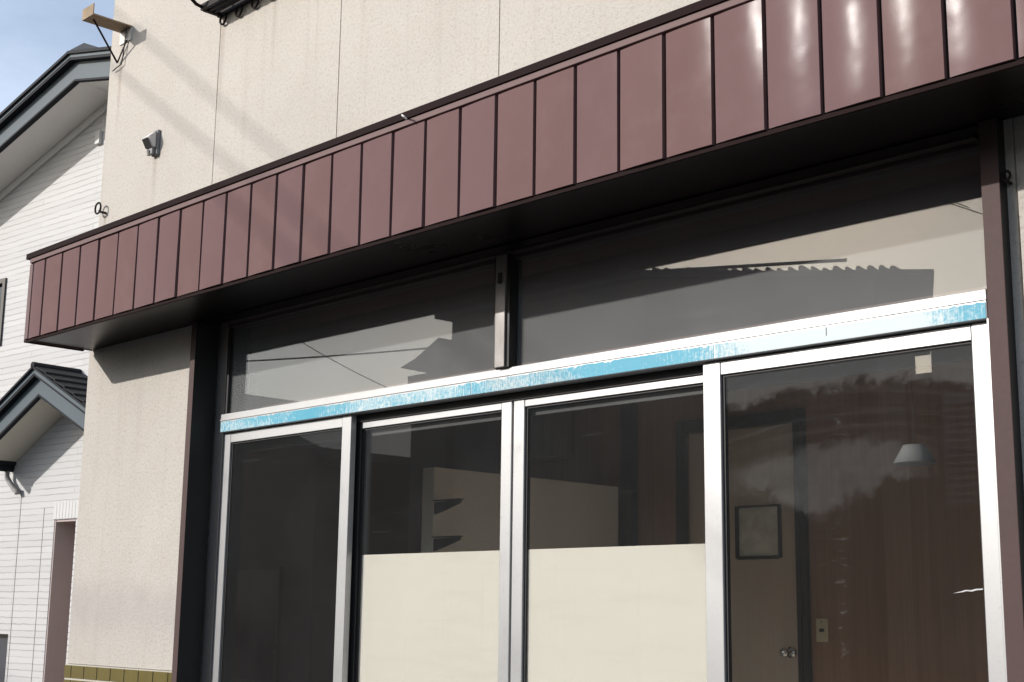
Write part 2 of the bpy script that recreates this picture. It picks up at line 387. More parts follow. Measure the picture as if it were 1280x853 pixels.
M = dict(
    stucco=m_stucco(), siding=m_siding(), panel=m_panel(), film=m_film(), tile=m_tile(), asphalt=m_asphalt(),
    alu=m_alu('sash_aluminium'), alu_dull=m_alu('dull_aluminium', (.27, .255, .245), .5, .5),
    fan=m_glass('fanlight_glass', dust_fan), pane=m_glass('door_glass', dust_door), wiped=m_glass('wiped_glass', dust_wiped),
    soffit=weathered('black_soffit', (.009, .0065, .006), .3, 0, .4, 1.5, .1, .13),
    cap=weathered('dark_flashing', (.022, .013, .0125), .7, 0, .4, 3, .1, .04),
    trim=weathered('brown_trim', (.19, .125, .12), .6, 0, .15, 2, .1, .12),
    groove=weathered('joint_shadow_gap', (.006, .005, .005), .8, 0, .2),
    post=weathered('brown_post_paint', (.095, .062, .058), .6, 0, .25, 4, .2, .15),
    headerm=weathered('brown_black_header', (.07, .055, .05), .5, 0, .3),
    boxpaint=weathered('dark_brown_board', (.11, .055, .045), .7, 0, .2),
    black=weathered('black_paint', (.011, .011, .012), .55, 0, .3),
    rubber=weathered('gasket_rubber', (.012, .011, .012), .6, 0, .3),
    grout=weathered('grout', (.52, .49, .42), .9, 0, .15),
    board=weathered('cream_board', (.66, .63, .55), .6, 0, .05, 1.2, .05, .3, 8),
    iron=weathered('black_iron', (.022, .016, .015), .6, 0, .4, 8, .3, .12),
    rust=weathered('rusty_steel', (.34, .25, .16), .8, .1, .45, 22, .4),
    wire=weathered('grey_wire', (.07, .065, .06), .6, .3, .3),
    greyplastic=weathered('grey_plastic', (.62, .60, .58), .5, 0, .12, 5, .1),
    greyside=weathered('dark_grey_plastic', (.20, .195, .195), .55, 0, .2, 5, .1),
    slate=weathered('slate_grey_metal', (.10, .125, .145), .5, 0, .18, 2.2, .1, .12),
    slatedark=weathered('dark_slate', (.018, .02, .025), .6, 0, .4, 5, .3, .08),
    ridge=weathered('navy_ridge', (.03, .036, .05), .6, 0, .25, 4, .1, .1),
    eavewhite=weathered('eave_board', (.74, .72, .69), .8, 0, .06, 1.2, .05),
    eavecream=weathered('porch_ceiling', (.60, .57, .49), .8, 0, .06, 1.2, .05),
    alcove=weathered('mauve_brown_render', (.46, .385, .365), .9, 0, .12, 1.5, .2),
    darkframe=weathered('dark_brown_frame', (.025, .018, .017), .45, 0, .3),
    darkglass=weathered('dark_window_glass', (.012, .014, .018), .08, 0, .3, 2, .0),
    bluedark=weathered('navy_panel', (.02, .026, .045), .4, 0, .3),
    beige=weathered('beige_partition', (.88, .845, .75), .7, 0, .08, 1.4, .05),
    wood=m_wood('brown_panelling', (.29, .16, .098), (.41, .245, .155), .0),
    door=m_wood('door_veneer', (.58, .47, .37), (.66, .55, .44)),
    darkwood=m_wood('dark_door_frame', (.018, .013, .012), (.035, .025, .021)),
    ceil=weathered('room_ceiling', (.8, .78, .74), .9, 0, .1),
    floor=weathered('room_floor', (.80, .75, .67), .6, 0, .2),
    ivory=weathered('ivory_plate', (.62, .55, .36), .45, 0, .08),
    chrome=weathered('chrome', (.8, .8, .8), .12, 1, .05),
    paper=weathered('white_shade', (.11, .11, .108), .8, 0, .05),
    concrete=weathered('concrete', (.33, .32, .30), .9, 0, .2, 2, .3),
    housewall=weathered('grey_brown_render', (.10, .088, .08), .9, 0, .2, 1.5, .3),
    housewall2=weathered('mud_brown_boards', (.085, .066, .057), .9, 0, .2, 1.5, .3),
    rooftile=weathered('roof_tile_dark', (.05, .05, .055), .7, 0, .3, 4, .4),
    shutter=weathered('shutter_grey', (.26, .26, .27), .6, 0, .15),
    whitepaint=weathered('white_paint', (.58, .575, .57), .6, 0, .06),
)

def m_frost():
    k = N('pebbled_glass'); v = k.coord(); n = k.noise(v, 40, 3, .6, .5); b = k.noise(v, 9, 4, .6)
    c = k.mix(k.ramp(b, [(.35, 0.), (.65, 1.)]), (.62, .62, .55), (.88, .88, .80))
    return k.set(c, .3, 0, .5, k.bump(n, .6, .006))
M['frost'] = m_frost()
def m_board():
    k = N('translucent_cream_film'); t = k.t; t.nodes.remove(k.b); v = k.coord()
    f = k.noise(v, 1.6, 5, .6); g = k.noise(k.coord((3, 3, 22), rot=(0, .02, 0)), 1., 4, .6); s = k.noise(v, 50, 3, .6)
    c = k.mix(f, (.90, .86, .775), (.95, .915, .84)); c = k.mix(k.math('MULTIPLY', k.ramp(g, [(.5, 0.), (.8, 1.)]), .22), c, (.72, .67, .60))
    c = k.mix(k.math('MULTIPLY', k.ramp(s, [(.66, 0.), (.8, 1.)]), .25), c, (.55, .50, .43))
    d = k.n('ShaderNodeBsdfDiffuse'); tl = k.n('ShaderNodeBsdfTranslucent'); k.l(c, d.inputs['Color']); k.l(c, tl.inputs['Color'])
    m = k.n('ShaderNodeMixShader'); m.inputs[0].default_value = .40; k.l(d.outputs[0], m.inputs[1]); k.l(tl.outputs[0], m.inputs[2]); k.l(m.outputs[0], k.out.inputs['Surface'])
    return k.m
M['board'] = m_board()
def m_bulb():
    k = N('lit_bulb'); k.b.inputs['Emission Color'].default_value = (1, .9, .75, 1); k.b.inputs['Emission Strength'].default_value = 3
    return k.set((.8, .8, .75), .4)
M['bulb'] = m_bulb()

# ------------------------------------------------------------------ ground
def struct(name, bm, mat):
    o = obj(name, bm, mat); o['kind'] = 'structure'; return o
g = BM(); vs = [g.verts.new(p) for p in ((-400, -400, 0), (400, -400, 0), (400, 400, 0), (-400, 400, 0))]; g.faces.new(vs)
struct('street_ground', g, M['asphalt'])
b = BM(); abox(b, -7.4, 3, -.95, -.002, .004, .12, .012); struct('shop_apron_pavement', b, M['concrete'])
for y in (-6.9,):
    b = BM(); abox(b, -60, 40, y-.15, y, .004, .008); struct('road_edge_line', b, M['whitepaint'])

# ------------------------------------------------------------------ shop building
ZS = 2.886                      # underside of the canopy
shop = thing('shop_building', 'shop with rough beige stucco walls above and left of the glazed front', 'building', (-7.03, 0, 0))
ORG[shop] = Vector((0, 0, 0)); shop.location = (0, 0, 0)
XL, XJ, XR, XE = -7.03, -5.915, -1.76, 2.6
w = BM()
# front wall: a pier at the left, a band over the opening, a pier at the right; seams every metre stay as grooves
seams = [-5.88, -4.865, -3.815, -2.77, -1.72, -.67, .38, 1.43]
def wall_strip(bm, x0, x1, z0, z1, y0=0., y1=.18):
    abox(bm, x0, x1, y0, y1, z0, z1)
edges = [XL] + seams + [XE]
for i in range(len(edges)-1):
    a = edges[i] + (.003 if i else 0); c = edges[i+1] - .003
    if i == 0:
        w_ = wall_holes(XL, c, 1.222, 6.6, [(XJ, 0, 0, 2.892)], 0., .18)
        me = bpy.data.meshes.new('t'); w_.to_mesh(me); w_.free(); w.from_mesh(me)
    elif a >= XR:
        abox(w, a, c, 0, .18, 0, 6.6)
    elif c > XR:
        w_ = wall_holes(a, c, 0, 6.6, [(a-1, XR, -1, 2.892)], 0., .18)
        me = bpy.data.meshes.new('t'); w_.to_mesh(me); w_.free(); w.from_mesh(me)
    else:
        abox(w, a, c, 0, .18, 2.892, 6.6)
for s in seams: abox(w, s-.0031, s+.0031, .006, .17, 2.892 if XJ < s < XR else 2.6, 6.6)
abox(w, XL, XJ, .006, .18, 0, 1.222)
obj('front_wall', w, M['stucco'], shop)
s = BM(); abox(s, XL, XL+.18, .182, 6.5, 0, 6.6); abox(s, XE-.18, XE, .182, 6.5, 0, 6.6); abox(s, XL+.18, XE-.18, 6.3, 6.5, 0, 6.6)
obj('outer_wall', s, M['stucco'], shop)
obj('roof', box(XL-.15, XE+.15, -.15, 6.65, 6.6, 6.78), M['cap'], shop)
# olive tile dado, one mesh: bedding grout with stacked glazed tiles standing proud
t = BM(); pitch, th = .1365, .0735
z = 1.216
abox(t, XL-.004, XJ-.002, -.008, .004, .12, 1.219, mi=1)
while z > .16:
    x = XL - .062
    while x < XJ - .01:
        a, c = max(x, XL-.003), min(x+pitch-.008, XJ-.006)
        if c-a > .012: abox(t, a, c, -.0125, -.0075, z-th+.008, z-.002, .0015, 0)
        x += pitch
    z -= th
obj('tile_dado', t, [M['tile'], M['grout']], shop)
# room inside
f = BM(); abox(f, -6.84, 2.4, .2, 2.85, .2, .32); obj('room_floor', f, M['floor'], shop)
obj('room_ceiling', box(-6.84, 2.4, .19, 2.85, 2.93, 3.03), M['ceil'], shop)
obj('room_side_wall', box(2.3, 2.4, .2, 2.8, .32, 2.93), M['beige'], shop)
obj('room_side_wall', box(-6.84, -6.74, .2, 2.8, .32, 2.93), M['boxpaint'], shop); obj('room_front_wall', box(-1.70, 2.3, .185, .199, .32, 2.93), M['ceil'], shop)
# back wall with the door opening
DX0, DX1, DZ = -5.13, -4.385, 2.55
bw = wall_holes(-6.84, 2.4, .32, 2.93, [(DX0, DX1, 0, DZ)], 2.8, 2.9)
obj('panelled_back_wall', bw, M['wood'], shop)
fr = BM()
abox(fr, DX1, DX1+.068, 2.765, 2.80-.002, .32, DZ+.07, .004); abox(fr, DX0-.068, DX0, 2.765, 2.798, .32, DZ+.07, .004); abox(fr, DX0, DX1, 2.766, 2.798, DZ, DZ+.07, .004)
abox(fr, DX1+.022, DX1+.034, 2.757, 2.766, .32, DZ+.05)
obj('door_frame', fr, M['darkwood'], shop)
obj('corner_post', box(-5.60, -5.512, 2.74, 2.798, .32, 2.92, .004), M['darkwood'], shop)

cb_ = BM(); abox(cb_, -6.7, 2.2, .23, .46, 2.34, 2.475, .004); abox(cb_, -6.7, 2.2, .461, .48, 2.34, 2.925); abox(cb_, -6.7, 2.2, .201, .46, 2.905, 2.925); obj('sun_block_box', cb_, M['boxpaint'], shop)  # box added to stop sun through the fanlights; dark board backs the glass
# interior door
d = thing('interior_door', 'plain brown door with a small pebbled window seen through the right-hand glass', 'door', (DX0, 2.8, .32)); ORG[d] = Vector((0, 0, 0)); d.location = (0, 0, 0)
lf = wall_holes(DX0+.004, DX1-.004, .335, DZ-.004, [(-4.795, -4.505, 1.828, 2.108)], 2.803, 2.84)
obj('door_leaf', lf, M['door'], d)
wf = BM(); a0, a1, c0, c1 = -4.795, -4.505, 1.828, 2.108
for q in ((a0-.004, a0+.008, c0-.004, c1+.004), (a1-.008, a1+.012, c0-.004, c1+.004), (a0+.008, a1-.008, c0-.01, c0+.008), (a0+.008, a1-.008, c1-.006, c1+.004)):
    abox(wf, q[0], q[1], 2.793, 2.845, q[2], q[3])
win = obj('door_window_frame', wf, M['darkwood'], d)
obj('pebbled_pane', box(a0+.002, a1-.002, 2.815, 2.822, c0+.002, c1-.002), M['frost'], d)
kn = BM(); atube(kn, [(-4.444, 2.802, 1.325), (-4.444, 2.79, 1.325)], .03, 16); atube(kn, [(-4.444, 2.79, 1.325), (-4.444, 2.755, 1.325)], .011, 12)
bmesh.ops.create_uvsphere(kn, u_segments=20, v_segments=12, radius=.028, matrix=Matrix.Translation((-4.444, 2.735, 1.325)))
obj('door_knob', kn, M['chrome'], d, True)

# switch plate
sw = thing('wall_switch', 'ivory switch plate on the brown panelling beside the interior door', 'switch', (-4.246, 2.8, 1.384)); ORG[sw] = Vector((0, 0, 0)); sw.location = (0, 0, 0)
obj('cover_plate', box(-4.283, -4.209, 2.788, 2.799, 1.384, 1.504, .004), M['ivory'], sw)
obj('rocker', box(-4.260, -4.232, 2.782, 2.7875, 1.436, 1.452, .002), M['black'], sw)
obj('screw', tube([(-4.246, 2.7875, 1.487), (-4.246, 2.785, 1.487)], .0035, 8), M['chrome'], sw)

# partition with two brackets
p = obj('partition_wall', box(-5.70, -5.607, 1.27, 2.73, .322, 2.262, .004), M['beige'])
tag(p, 'cream partition standing inside behind the second and third glass doors', 'partition')
for i, zz in enumerate((2.075, 1.885)):
    bk = BM()
    aprism(bk, [(-5.604, zz), (-5.604, zz-.062), (-5.55, zz-.05), (-5.41, zz-.012), (-5.40, zz+.006)], 1.272, 1.287)
    abox(bk, -5.606, -5.40, 1.262, 1.297, zz+.0065, zz+.011)
    o = obj('shelf_bracket', bk, M['black'])
    tag(o, ('upper' if i == 0 else 'lower') + ' black tapered shelf bracket on the cream partition edge', 'bracket', 'shelf brackets on the partition')

# pendant lamp hanging in the room
pl = thing('pendant_lamp', 'small white trapezoid lampshade hanging just inside the right-hand glass door', 'lamp', (-2.95, 1.4, 2.93)); ORG[pl] = Vector((0, 0, 0)); pl.location = (0, 0, 0)
def lathe(prof, cx, cy, seg=32):
    bm = BM(); rings = []
    for r, z in prof: rings.append([bm.verts.new((cx+r*math.cos(2*math.pi*k/seg), cy+r*math.sin(2*math.pi*k/seg), z)) for k in range(seg)])
    for a, b2 in zip(rings, rings[1:]):
        for k in range(seg): bm.faces.new((a[k], a[(k+1) % seg], b2[(k+1) % seg], b2[k]))
    return bm
PX, PY, PZ = -2.262, .34, 1.98
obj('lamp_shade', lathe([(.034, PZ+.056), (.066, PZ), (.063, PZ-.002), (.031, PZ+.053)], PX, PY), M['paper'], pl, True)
obj('lamp_cord', tube([(PX, PY, 2.338), (PX, PY, PZ+.05)], .001, 8), M['black'], pl)
bu = BM(); bmesh.ops.create_uvsphere(bu, u_segments=16, v_segments=10, radius=.016, matrix=Matrix.Translation((PX, PY, PZ+.025))); obj('bulb', bu, M['paper'], pl, True)


# ------------------------------------------------------------------ shopfront: posts, frame, fanlights, sliding doors
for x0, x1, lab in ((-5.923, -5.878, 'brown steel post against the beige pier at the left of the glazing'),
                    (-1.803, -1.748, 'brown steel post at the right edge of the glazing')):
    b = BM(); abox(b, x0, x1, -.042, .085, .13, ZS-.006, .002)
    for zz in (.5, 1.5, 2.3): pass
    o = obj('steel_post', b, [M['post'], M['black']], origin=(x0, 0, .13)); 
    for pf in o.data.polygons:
        if abs(pf.normal.x) > .9: pf.material_index = 1  # side faces coloured black to stand for their shade
    tag(o, lab, 'post', 'steel posts framing the shopfront')

GY = .105                       # fanlight glass plane
fr = thing('shopfront_frame', 'aluminium shopfront frame with transom bar and centre mullion round the fanlights', 'window frame', (-3.83, .1, .12)); ORG[fr] = Vector((0, 0, 0)); fr.location = (0, 0, 0)
X0, X1 = -5.80, -1.862
j = BM(); abox(j, -5.876, X0-.002, .09, .128, .13, 2.884, .002); obj('jamb_lining', box(-5.876, X0-.002, .1285, .22, .13, 2.884), M['black'], fr); obj('jamb', j, [M['alu_dull']], fr, label='left jamb in dull grey aluminium')
obj('jamb', box(X1+.002, -1.805, .06, .20, .13, 2.34, .002), M['alu'], fr); obj('jamb_lining', box(-1.846, -1.805, .112, .20, 2.341, 2.884), M['black'], fr)
hd = BM(); abox(hd, X0, X1, .05, .20, 2.872, 2.8845); abox(hd, X0, X1, .085, .128, 2.856, 2.8715, .002)
obj('header', hd, M['headerm'], fr)
tb = BM(); abox(tb, X0, X1, .072, .20, 2.3405, 2.428, .003); abox(tb, X0, X1, .068, .0715, 2.396, 2.401)
bar = obj('transom_bar', tb, M['alu'], fr)
tk = BM(); abox(tk, -2.395, -2.392, .0705, .0717, 2.362, 2.388); obj('scratch_mark', tk, M['black'], bar)
# protective film along the lower half of the bar, two lengths with a butt joint and torn edge
fb = BM()
def film(x0, x1):
    n = int((x1-x0)/.012); zt0 = 2.392; V = []
    for i in range(n+1):
        x = x0 + (x1-x0)*i/n
        V.append((x, zt0 - .004*random.random() - (.006 if random.random() > .93 else 0)))
    for i in range(n):
        aprism(fb, [(V[i][0], 2.343), (V[i+1][0], 2.343), V[i+1], V[i]], .0708, .0719)
film(X0+.004, -4.02); film(-4.016, -2.83); film(-2.826, X1-.004)
obj('protective_film', fb, M['film'], bar)
mu = BM(); abox(mu, -3.869, -3.816, .052, .10, 2.429, 2.8715, .002); obj('mullion', mu, M['alu_dull'], fr)
mp = BM(); abox(mp, -3.815, -3.80, .062, .128, 2.429, 2.871); abox(mp, -3.885, -3.870, .062, .128, 2.429, 2.871); obj('mullion_side', mp, M['black'], fr)
sc = BM(); atube(sc, [(-3.842, .051, 2.765), (-3.842, .044, 2.765)], .010, 10); abox(sc, -3.852, -3.832, .047, .0515, 2.772, 2.80); obj('mullion_clip', sc, M['black'], fr)
obj('glazing_bead', box(X0, X0+.022, .09, .125, 2.43, 2.855), M['rubber'], fr); obj('glazing_bead', box(-1.846, -1.838, .09, .111, 2.43, 2.855), M['rubber'], fr)
obj('fanlight_pane', box(X0+.02, -3.886, GY, GY+.005, 2.43, 2.857), M['fan'], fr)
obj('fanlight_pane', box(-3.80, -1.8465, GY, GY+.005, 2.43, 2.857), M['fan'], fr)
sl = BM(); abox(sl, X0, X1, .05, .20, .13, .33, .004); abox(sl, X0, X1, .10, .118, .3305, .342); abox(sl, X0, X1, .142, .158, .3305, .342)
obj('threshold', sl, M['alu_dull'], fr)
tr = BM(); abox(tr, X0, X1, .13, .134, 2.31, 2.3395); abox(tr, X0, X1, .172, .19, 2.25, 2.3395); obj('track', tr, M['black'], fr)

def sash(name, label, x0, x1, y, top, lst, rst, pane_mat, board=None, dark_left=False, dark_right=False, rail=.047):
    """one sliding glazed leaf: stiles, rails, gasket, pane, lower board"""
    t = thing('sliding_glass_door', label, 'door', ((x0+x1)/2, y, .342), 'sliding glass doors of the shopfront')
    ORG[t] = Vector((0, 0, 0)); t.location = (0, 0, 0)
    zb = .344; d = .03
    for a, c, dk in ((x0, x0+lst, dark_left), (x1-rst, x1, dark_right)):
        bm = BM(); abox(bm, a, c, y, y+d, zb, top, .0025)
        obj('stile', bm, M['black'] if dk else M['alu'], t)  # black stile: shadow of the overlapping leaf put into its colour
    # a thin shadow line where rail and stile meet
    a, c = x0+lst+.0012, x1-rst-.0012
    obj('top_rail', box(a, c, y+.0015, y+d-.001, top-rail, top-.001, .002), M['alu'], t)
    obj('bottom_rail', box(a, c, y+.0015, y+d-.001, zb, zb+.10, .002), M['alu'], t)
    gk = BM(); gx0, gx1, gz0, gz1 = x0+lst, x1-rst, zb+.10, top-rail
    abox(gk, gx0+.0005, gx0+.010, y+.010, y+d-.004, gz0, gz1); abox(gk, gx1-.006, gx1-.0005, y+.010, y+d-.004, gz0, gz1)
    abox(gk, gx0+.0105, gx1-.0065, y+.010, y+d-.004, gz1-.007, gz1-.0005); abox(gk, gx0+.0105, gx1-.0065, y+.010, y+d-.004, gz0+.0005, gz0+.007)
    obj('gasket', gk, M['rubber'], t)
    obj('glass_pane', box(gx0+.008, gx1-.004, y+.013, y+.018, gz0+.004, gz1-.004), pane_mat, t)
    if board:
        bb = BM(); abox(bb, gx0+board[1], gx1-board[2], y+.0195, y+.0255, gz0+.008, board[0]); obj('lower_board', bb, M['board'], t)
    return t
YO, YI = .095, .137
s1 = sash('s', 'leftmost sliding glass door, fully dark glass', -5.799, -4.807, YO, 2.3375, .056, .063, M['pane'])
s2 = sash('s', 'second sliding door from the left, cream board below with shelf brackets seen above it', -4.846, -3.857, YI, 2.328, .058, .057, M['pane'], (1.742, .0, .012), dark_left=True)
s3 = sash('s', 'third sliding door from the left, cream board below, between the boarded one and the brown-door one', -3.846, -2.868, YI, 2.328, .058, .058, M['pane'], (1.742, .004, .004))
s4 = sash('s', 'rightmost sliding glass door with wiped dusty glass showing the brown interior door', -2.896, -1.864, YO, 2.3375, .072, .062, M['wiped'])
# chip-shaped crack on the right pane
ck = BM(); pts = [(-2.026, 1.577), (-1.995, 1.580), (-1.985, 1.583), (-1.968, 1.5815), (-1.955, 1.585), (-1.935, 1.5865), (-1.935, 1.590), (-1.957, 1.589), (-1.97, 1.5855), (-1.987, 1.5865), (-1.998, 1.583)]
aprism(ck, pts, YO+.0115, YO+.0128); obj('crack', ck, M['whitepaint'], s4)
# sash pull on the left stile of the right leaf, lower down
# ------------------------------------------------------------------ canopy
cn = thing('canopy', 'brown metal box canopy over the shopfront with vertical panels and black underside', 'canopy', (-3, -.2, ZS)); ORG[cn] = Vector((0, 0, 0)); cn.location = (0, 0, 0)
CX0, CX1, FY = -6.992, 1.2, -.39
PW, JX = .1894, -6.817
def panel_mesh(wd, name='fascia_panel'):
    bm = BM(); nx, nz = 10, 6; z0, z1 = -.202, .202
    vs = [[bm.verts.new((wd*i/nx, .0033*(1-i/nx) - .0021*(1-(2*i/nx-1)**2), z0+(z1-z0)*j/nz)) for j in range(nz+1)] for i in range(nx+1)]
    for i in range(nx):
        for j in range(nz): bm.faces.new((vs[i][j], vs[i+1][j], vs[i+1][j+1], vs[i][j+1]))
    # turned-back edges
    ex = [e for e in bm.edges if e.is_boundary]
    r = bmesh.ops.extrude_edge_only(bm, edges=ex); ev = [g for g in r['geom'] if isinstance(g, bmesh.types.BMVert)]
    for v in ev: v.co.y = .018
    for e in bm.edges:
        if e.is_boundary or any(all(v in set(ev) for v in f.verts) or sum(v in set(ev) for v in f.verts) == 2 for f in e.link_faces): e.smooth = False
    return bm
bm = panel_mesh(PW-.013); first = None
x = JX; k = 0
while x < CX1-.02:
    if first is None:
        first = obj('fascia_panel', bm, M['panel'], cn); o = first
        for pf in o.data.polygons: pf.use_smooth = abs(pf.normal.y) > .8
    else:
        o = first.copy(); COL.objects.link(o); o.parent = cn
    o.location = (x+.0065, FY-.004, 3.086)
    if k: o.rotation_euler = (R(random.uniform(-.4, .4)), 0, R(random.uniform(-.7, .7)))
    if k in (3, 7): o.location.y += .002
    x += PW; k += 1
CXE = x
o = obj('fascia_panel', panel_mesh(.128), M['panel'], cn); o.location = (-6.950, FY-.004, 3.086)
obj('corner_strip', box(CX0, -6.956, FY-.004, FY+.03, 2.884, 3.288, .002), M['trim'], cn)
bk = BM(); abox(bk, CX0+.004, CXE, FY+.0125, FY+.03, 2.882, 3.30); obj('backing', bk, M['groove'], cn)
obj('top_trim', box(CX0, CXE, FY-.006, FY+.02, 3.296, 3.319, .002), M['trim'], cn)
obj('end_panel', box(CX0-.005, CX0-.001, FY+.004, -.004, 2.878, 3.318), M['trim'], cn)
obj('end_flashing', box(CX0-.022, CX0-.006, FY+.006, -.05, 2.872, 3.22), M['cap'], cn)
cp = BM(); abox(cp, CX0-.035, CXE, FY-.013, -.004, 3.320, 3.350, .002); abox(cp, CX0-.03, CXE, -.012, -.003, 3.3505, 3.41)
obj('cap_flashing', cp, M['cap'], cn)
obj('drip_edge', box(CX0, CXE, FY+.004, FY+.014, 2.868, 2.8815), M['cap'], cn)
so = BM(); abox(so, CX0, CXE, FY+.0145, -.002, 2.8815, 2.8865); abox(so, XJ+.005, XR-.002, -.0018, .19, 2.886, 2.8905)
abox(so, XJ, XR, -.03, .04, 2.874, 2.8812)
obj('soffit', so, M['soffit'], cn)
hk = tube([(-3.896, FY-.007, 3.325), (-3.89, FY-.03, 3.326), (-3.875, FY-.045, 3.322), (-3.862, FY-.045, 3.312), (-3.858, FY-.036, 3.304)], .0035, 8)
h = obj('cup_hook', hk, M['greyplastic'], origin=(-3.89, FY, 3.32)); tag(h, 'tiny bent metal hook on the canopy top trim', 'hook')

# ------------------------------------------------------------------ fittings on the upper wall
def ring_pts(c, r, axis, n=20):
    c = Vector(c); out = []
    for i in range(n):
        a = 2*math.pi*i/n
        out.append(c + (Vector((math.cos(a)*r, 0, math.sin(a)*r)) if axis == 'y' else Vector((0, math.cos(a)*r, math.sin(a)*r))))
    return out
eb = thing('eye_bolt', 'small iron ring bolt at the wall corner just above the canopy', 'ring bolt', (-6.965, 0, 3.665)); ORG[eb] = Vector((0, 0, 0)); eb.location = (0, 0, 0)
obj('ring', tube(ring_pts((-6.985, -.035, 3.675), .031, 'y'), .0055, 8, True), M['iron'], eb, True)
obj('shank', tube([(-6.955, .01, 3.648), (-6.955, -.03, 3.648), (-6.968, -.035, 3.655)], .007, 8), M['iron'], eb)
eb2 = thing('wire_staple', 'small iron ring staple beside the right-hand brown post under the canopy', 'staple', (-1.735, 0, 2.70)); ORG[eb2] = Vector((0, 0, 0)); eb2.location = (0, 0, 0)
obj('ring', tube(ring_pts((-1.735, -.03, 2.71), .013, 'y', 14), .004, 8, True), M['iron'], eb2, True)
obj('shank', tube([(-1.735, .002, 2.695), (-1.735, -.032, 2.695)], .0045, 8), M['iron'], eb2)

# grey hooded wall sensor
hd_ = thing('wall_sensor', 'small grey hooded light sensor screwed to the stucco above the canopy', 'sensor', (-6.45, 0, 3.93)); ORG[hd_] = Vector((0, 0, 0)); hd_.location = (0, 0, 0)
b = BM(); abox(b, -6.475, -6.405, -.022, .004, 3.845, 4.01, .009); obj('mounting_plate', b, M['greyside'], hd_)
b = BM(); aprism(b, [(-.0225, 4.003), (-.0225, 3.892), (-.046, 3.892), (-.078, 3.948), (-.066, 3.962)], -6.50, -6.415, 'x'); bmesh.ops.bevel(b, geom=list(b.edges), offset=.005, segments=2, affect='EDGES'); obj('hood', b, M['greyplastic'], hd_)
b = BM(); aprism(b, [(-.0478, 3.893), (-.0492, 3.8922), (-.0800, 3.9458), (-.0786, 3.9466)], -6.492, -6.423, 'x'); obj('sensor_window', b, M['black'], hd_)
b = BM(); abox(b, -6.488, -6.424, -.044, -.0225, 3.85, 3.8905, .006); atube(b, [(-6.46, -.043, 3.870), (-6.46, -.052, 3.867)], .012, 12); obj('adjuster', b, M['greyside'], hd_)

_s = .86; hd_.scale = (_s, _s, _s); hd_.location = (-6.455*(1-_s), 0, 3.93*(1-_s))
# rusty shelf bracket near the corner
br = thing('wall_bracket', 'rusty cream steel arm with wire struts sticking out near the top wall corner', 'bracket', (-6.87, 0, 4.7)); ORG[br] = Vector((0, 0, 0)); br.location = (0, 0, 0)
a = BM(); abox(a, -6.925, -6.80, -.235, -.002, 4.695, 4.703); abox(a, -6.925, -6.80, -.241, -.2355, 4.695, 4.76); abox(a, -6.925, -6.919, -.235, -.002, 4.7035, 4.72)
obj('arm', a, M['rust'], br)
obj('wall_plate', box(-6.925, -6.80, -.008, .003, 4.62, 4.694), M['greyplastic'], br)
s_ = BM(); atube(s_, [(-6.86, -.205, 4.694), (-6.925, -.012, 4.515)], .0055, 8); atube(s_, [(-6.925, -.012, 4.515), (-6.835, -.012, 4.625)], .0045, 8); obj('strut', s_, M['iron'], br)
obj('loose_wire', tube([(-6.845, -.012, 4.69), (-6.85, -.016, 4.60), (-6.862, -.014, 4.53), (-6.873, -.015, 4.492), (-6.92, -.018, 4.483), (-6.968, -.014, 4.478)], .0035, 6), M['wire'], br)

# bulging window guard, its foot just in the picture
gd = thing('window_guard', 'black iron belly-shaped window guard at the top edge of the stucco wall', 'window guard', (-5.2, 0, 4.44)); ORG[gd] = Vector((0, 0, 0)); gd.location = (0, 0, 0)
GX0, GX1, GZ = -5.885, -4.2, 4.475
b = BM()
abox(b, GX0, GX1, -.022, -.006, GZ-.012, GZ+.02); abox(b, GX0, GX1, -.12, -.104, GZ-.006, GZ+.026); abox(b, GX0, GX0+.02, -.104, -.022, GZ-.008, GZ+.016); abox(b, GX1-.02, GX1, -.104, -.022, GZ-.008, GZ+.016)
for yy in (-.05, -.078): abox(b, GX0+.02, GX1-.02, yy-.008, yy+.008, GZ-.004, GZ+.014)
obj('top_rail', box(GX0, GX1, -.022, -.006, GZ+1.15, GZ+1.18), M['iron'], gd)
obj('frame', b, M['iron'], gd)
n = 12
for i in range(n):
    xx = GX0+.008 + (GX1-GX0-.016)*i/(n-1)
    pts = [(xx, -.112, GZ+.01), (xx, -.15, GZ+.016), (xx, -.195, GZ+.045), (xx, -.225, GZ+.10), (xx, -.235, GZ+.18), (xx, -.225, GZ+.32), (xx, -.18, GZ+.55), (xx, -.13, GZ+.8), (xx, -.08, GZ+1.08), (xx, -.014, GZ+1.15)]
    obj('bar', tube(pts, .009, 8), M['iron'], gd, True)
for i in range(11):
    xx = GX0+.045 + .1425*i
    obj('scroll_loop', tube(ring_pts((xx, -.014, GZ-.034), .026, 'y', 18), .006, 8, True), M['iron'], gd, True)
uw = thing('upper_window', 'upstairs window behind the black iron guard', 'window', (-5.05, 0, 4.6)); ORG[uw] = Vector((0, 0, 0)); uw.location = (0, 0, 0)
b = BM()
for q in ((-5.82, -5.77, 4.62, 5.6), (-4.30, -4.25, 4.62, 5.6), (-5.77, -4.30, 4.62, 4.67), (-5.77, -4.30, 5.55, 5.6), (-5.06, -5.01, 4.67, 5.55)): abox(b, q[0], q[1], -.0045, -.001, q[2], q[3])
obj('frame', b, M['alu_dull'], uw); obj('pane', box(-5.77, -4.30, -.003, -.0005, 4.67, 5.55), M['darkglass'], uw)

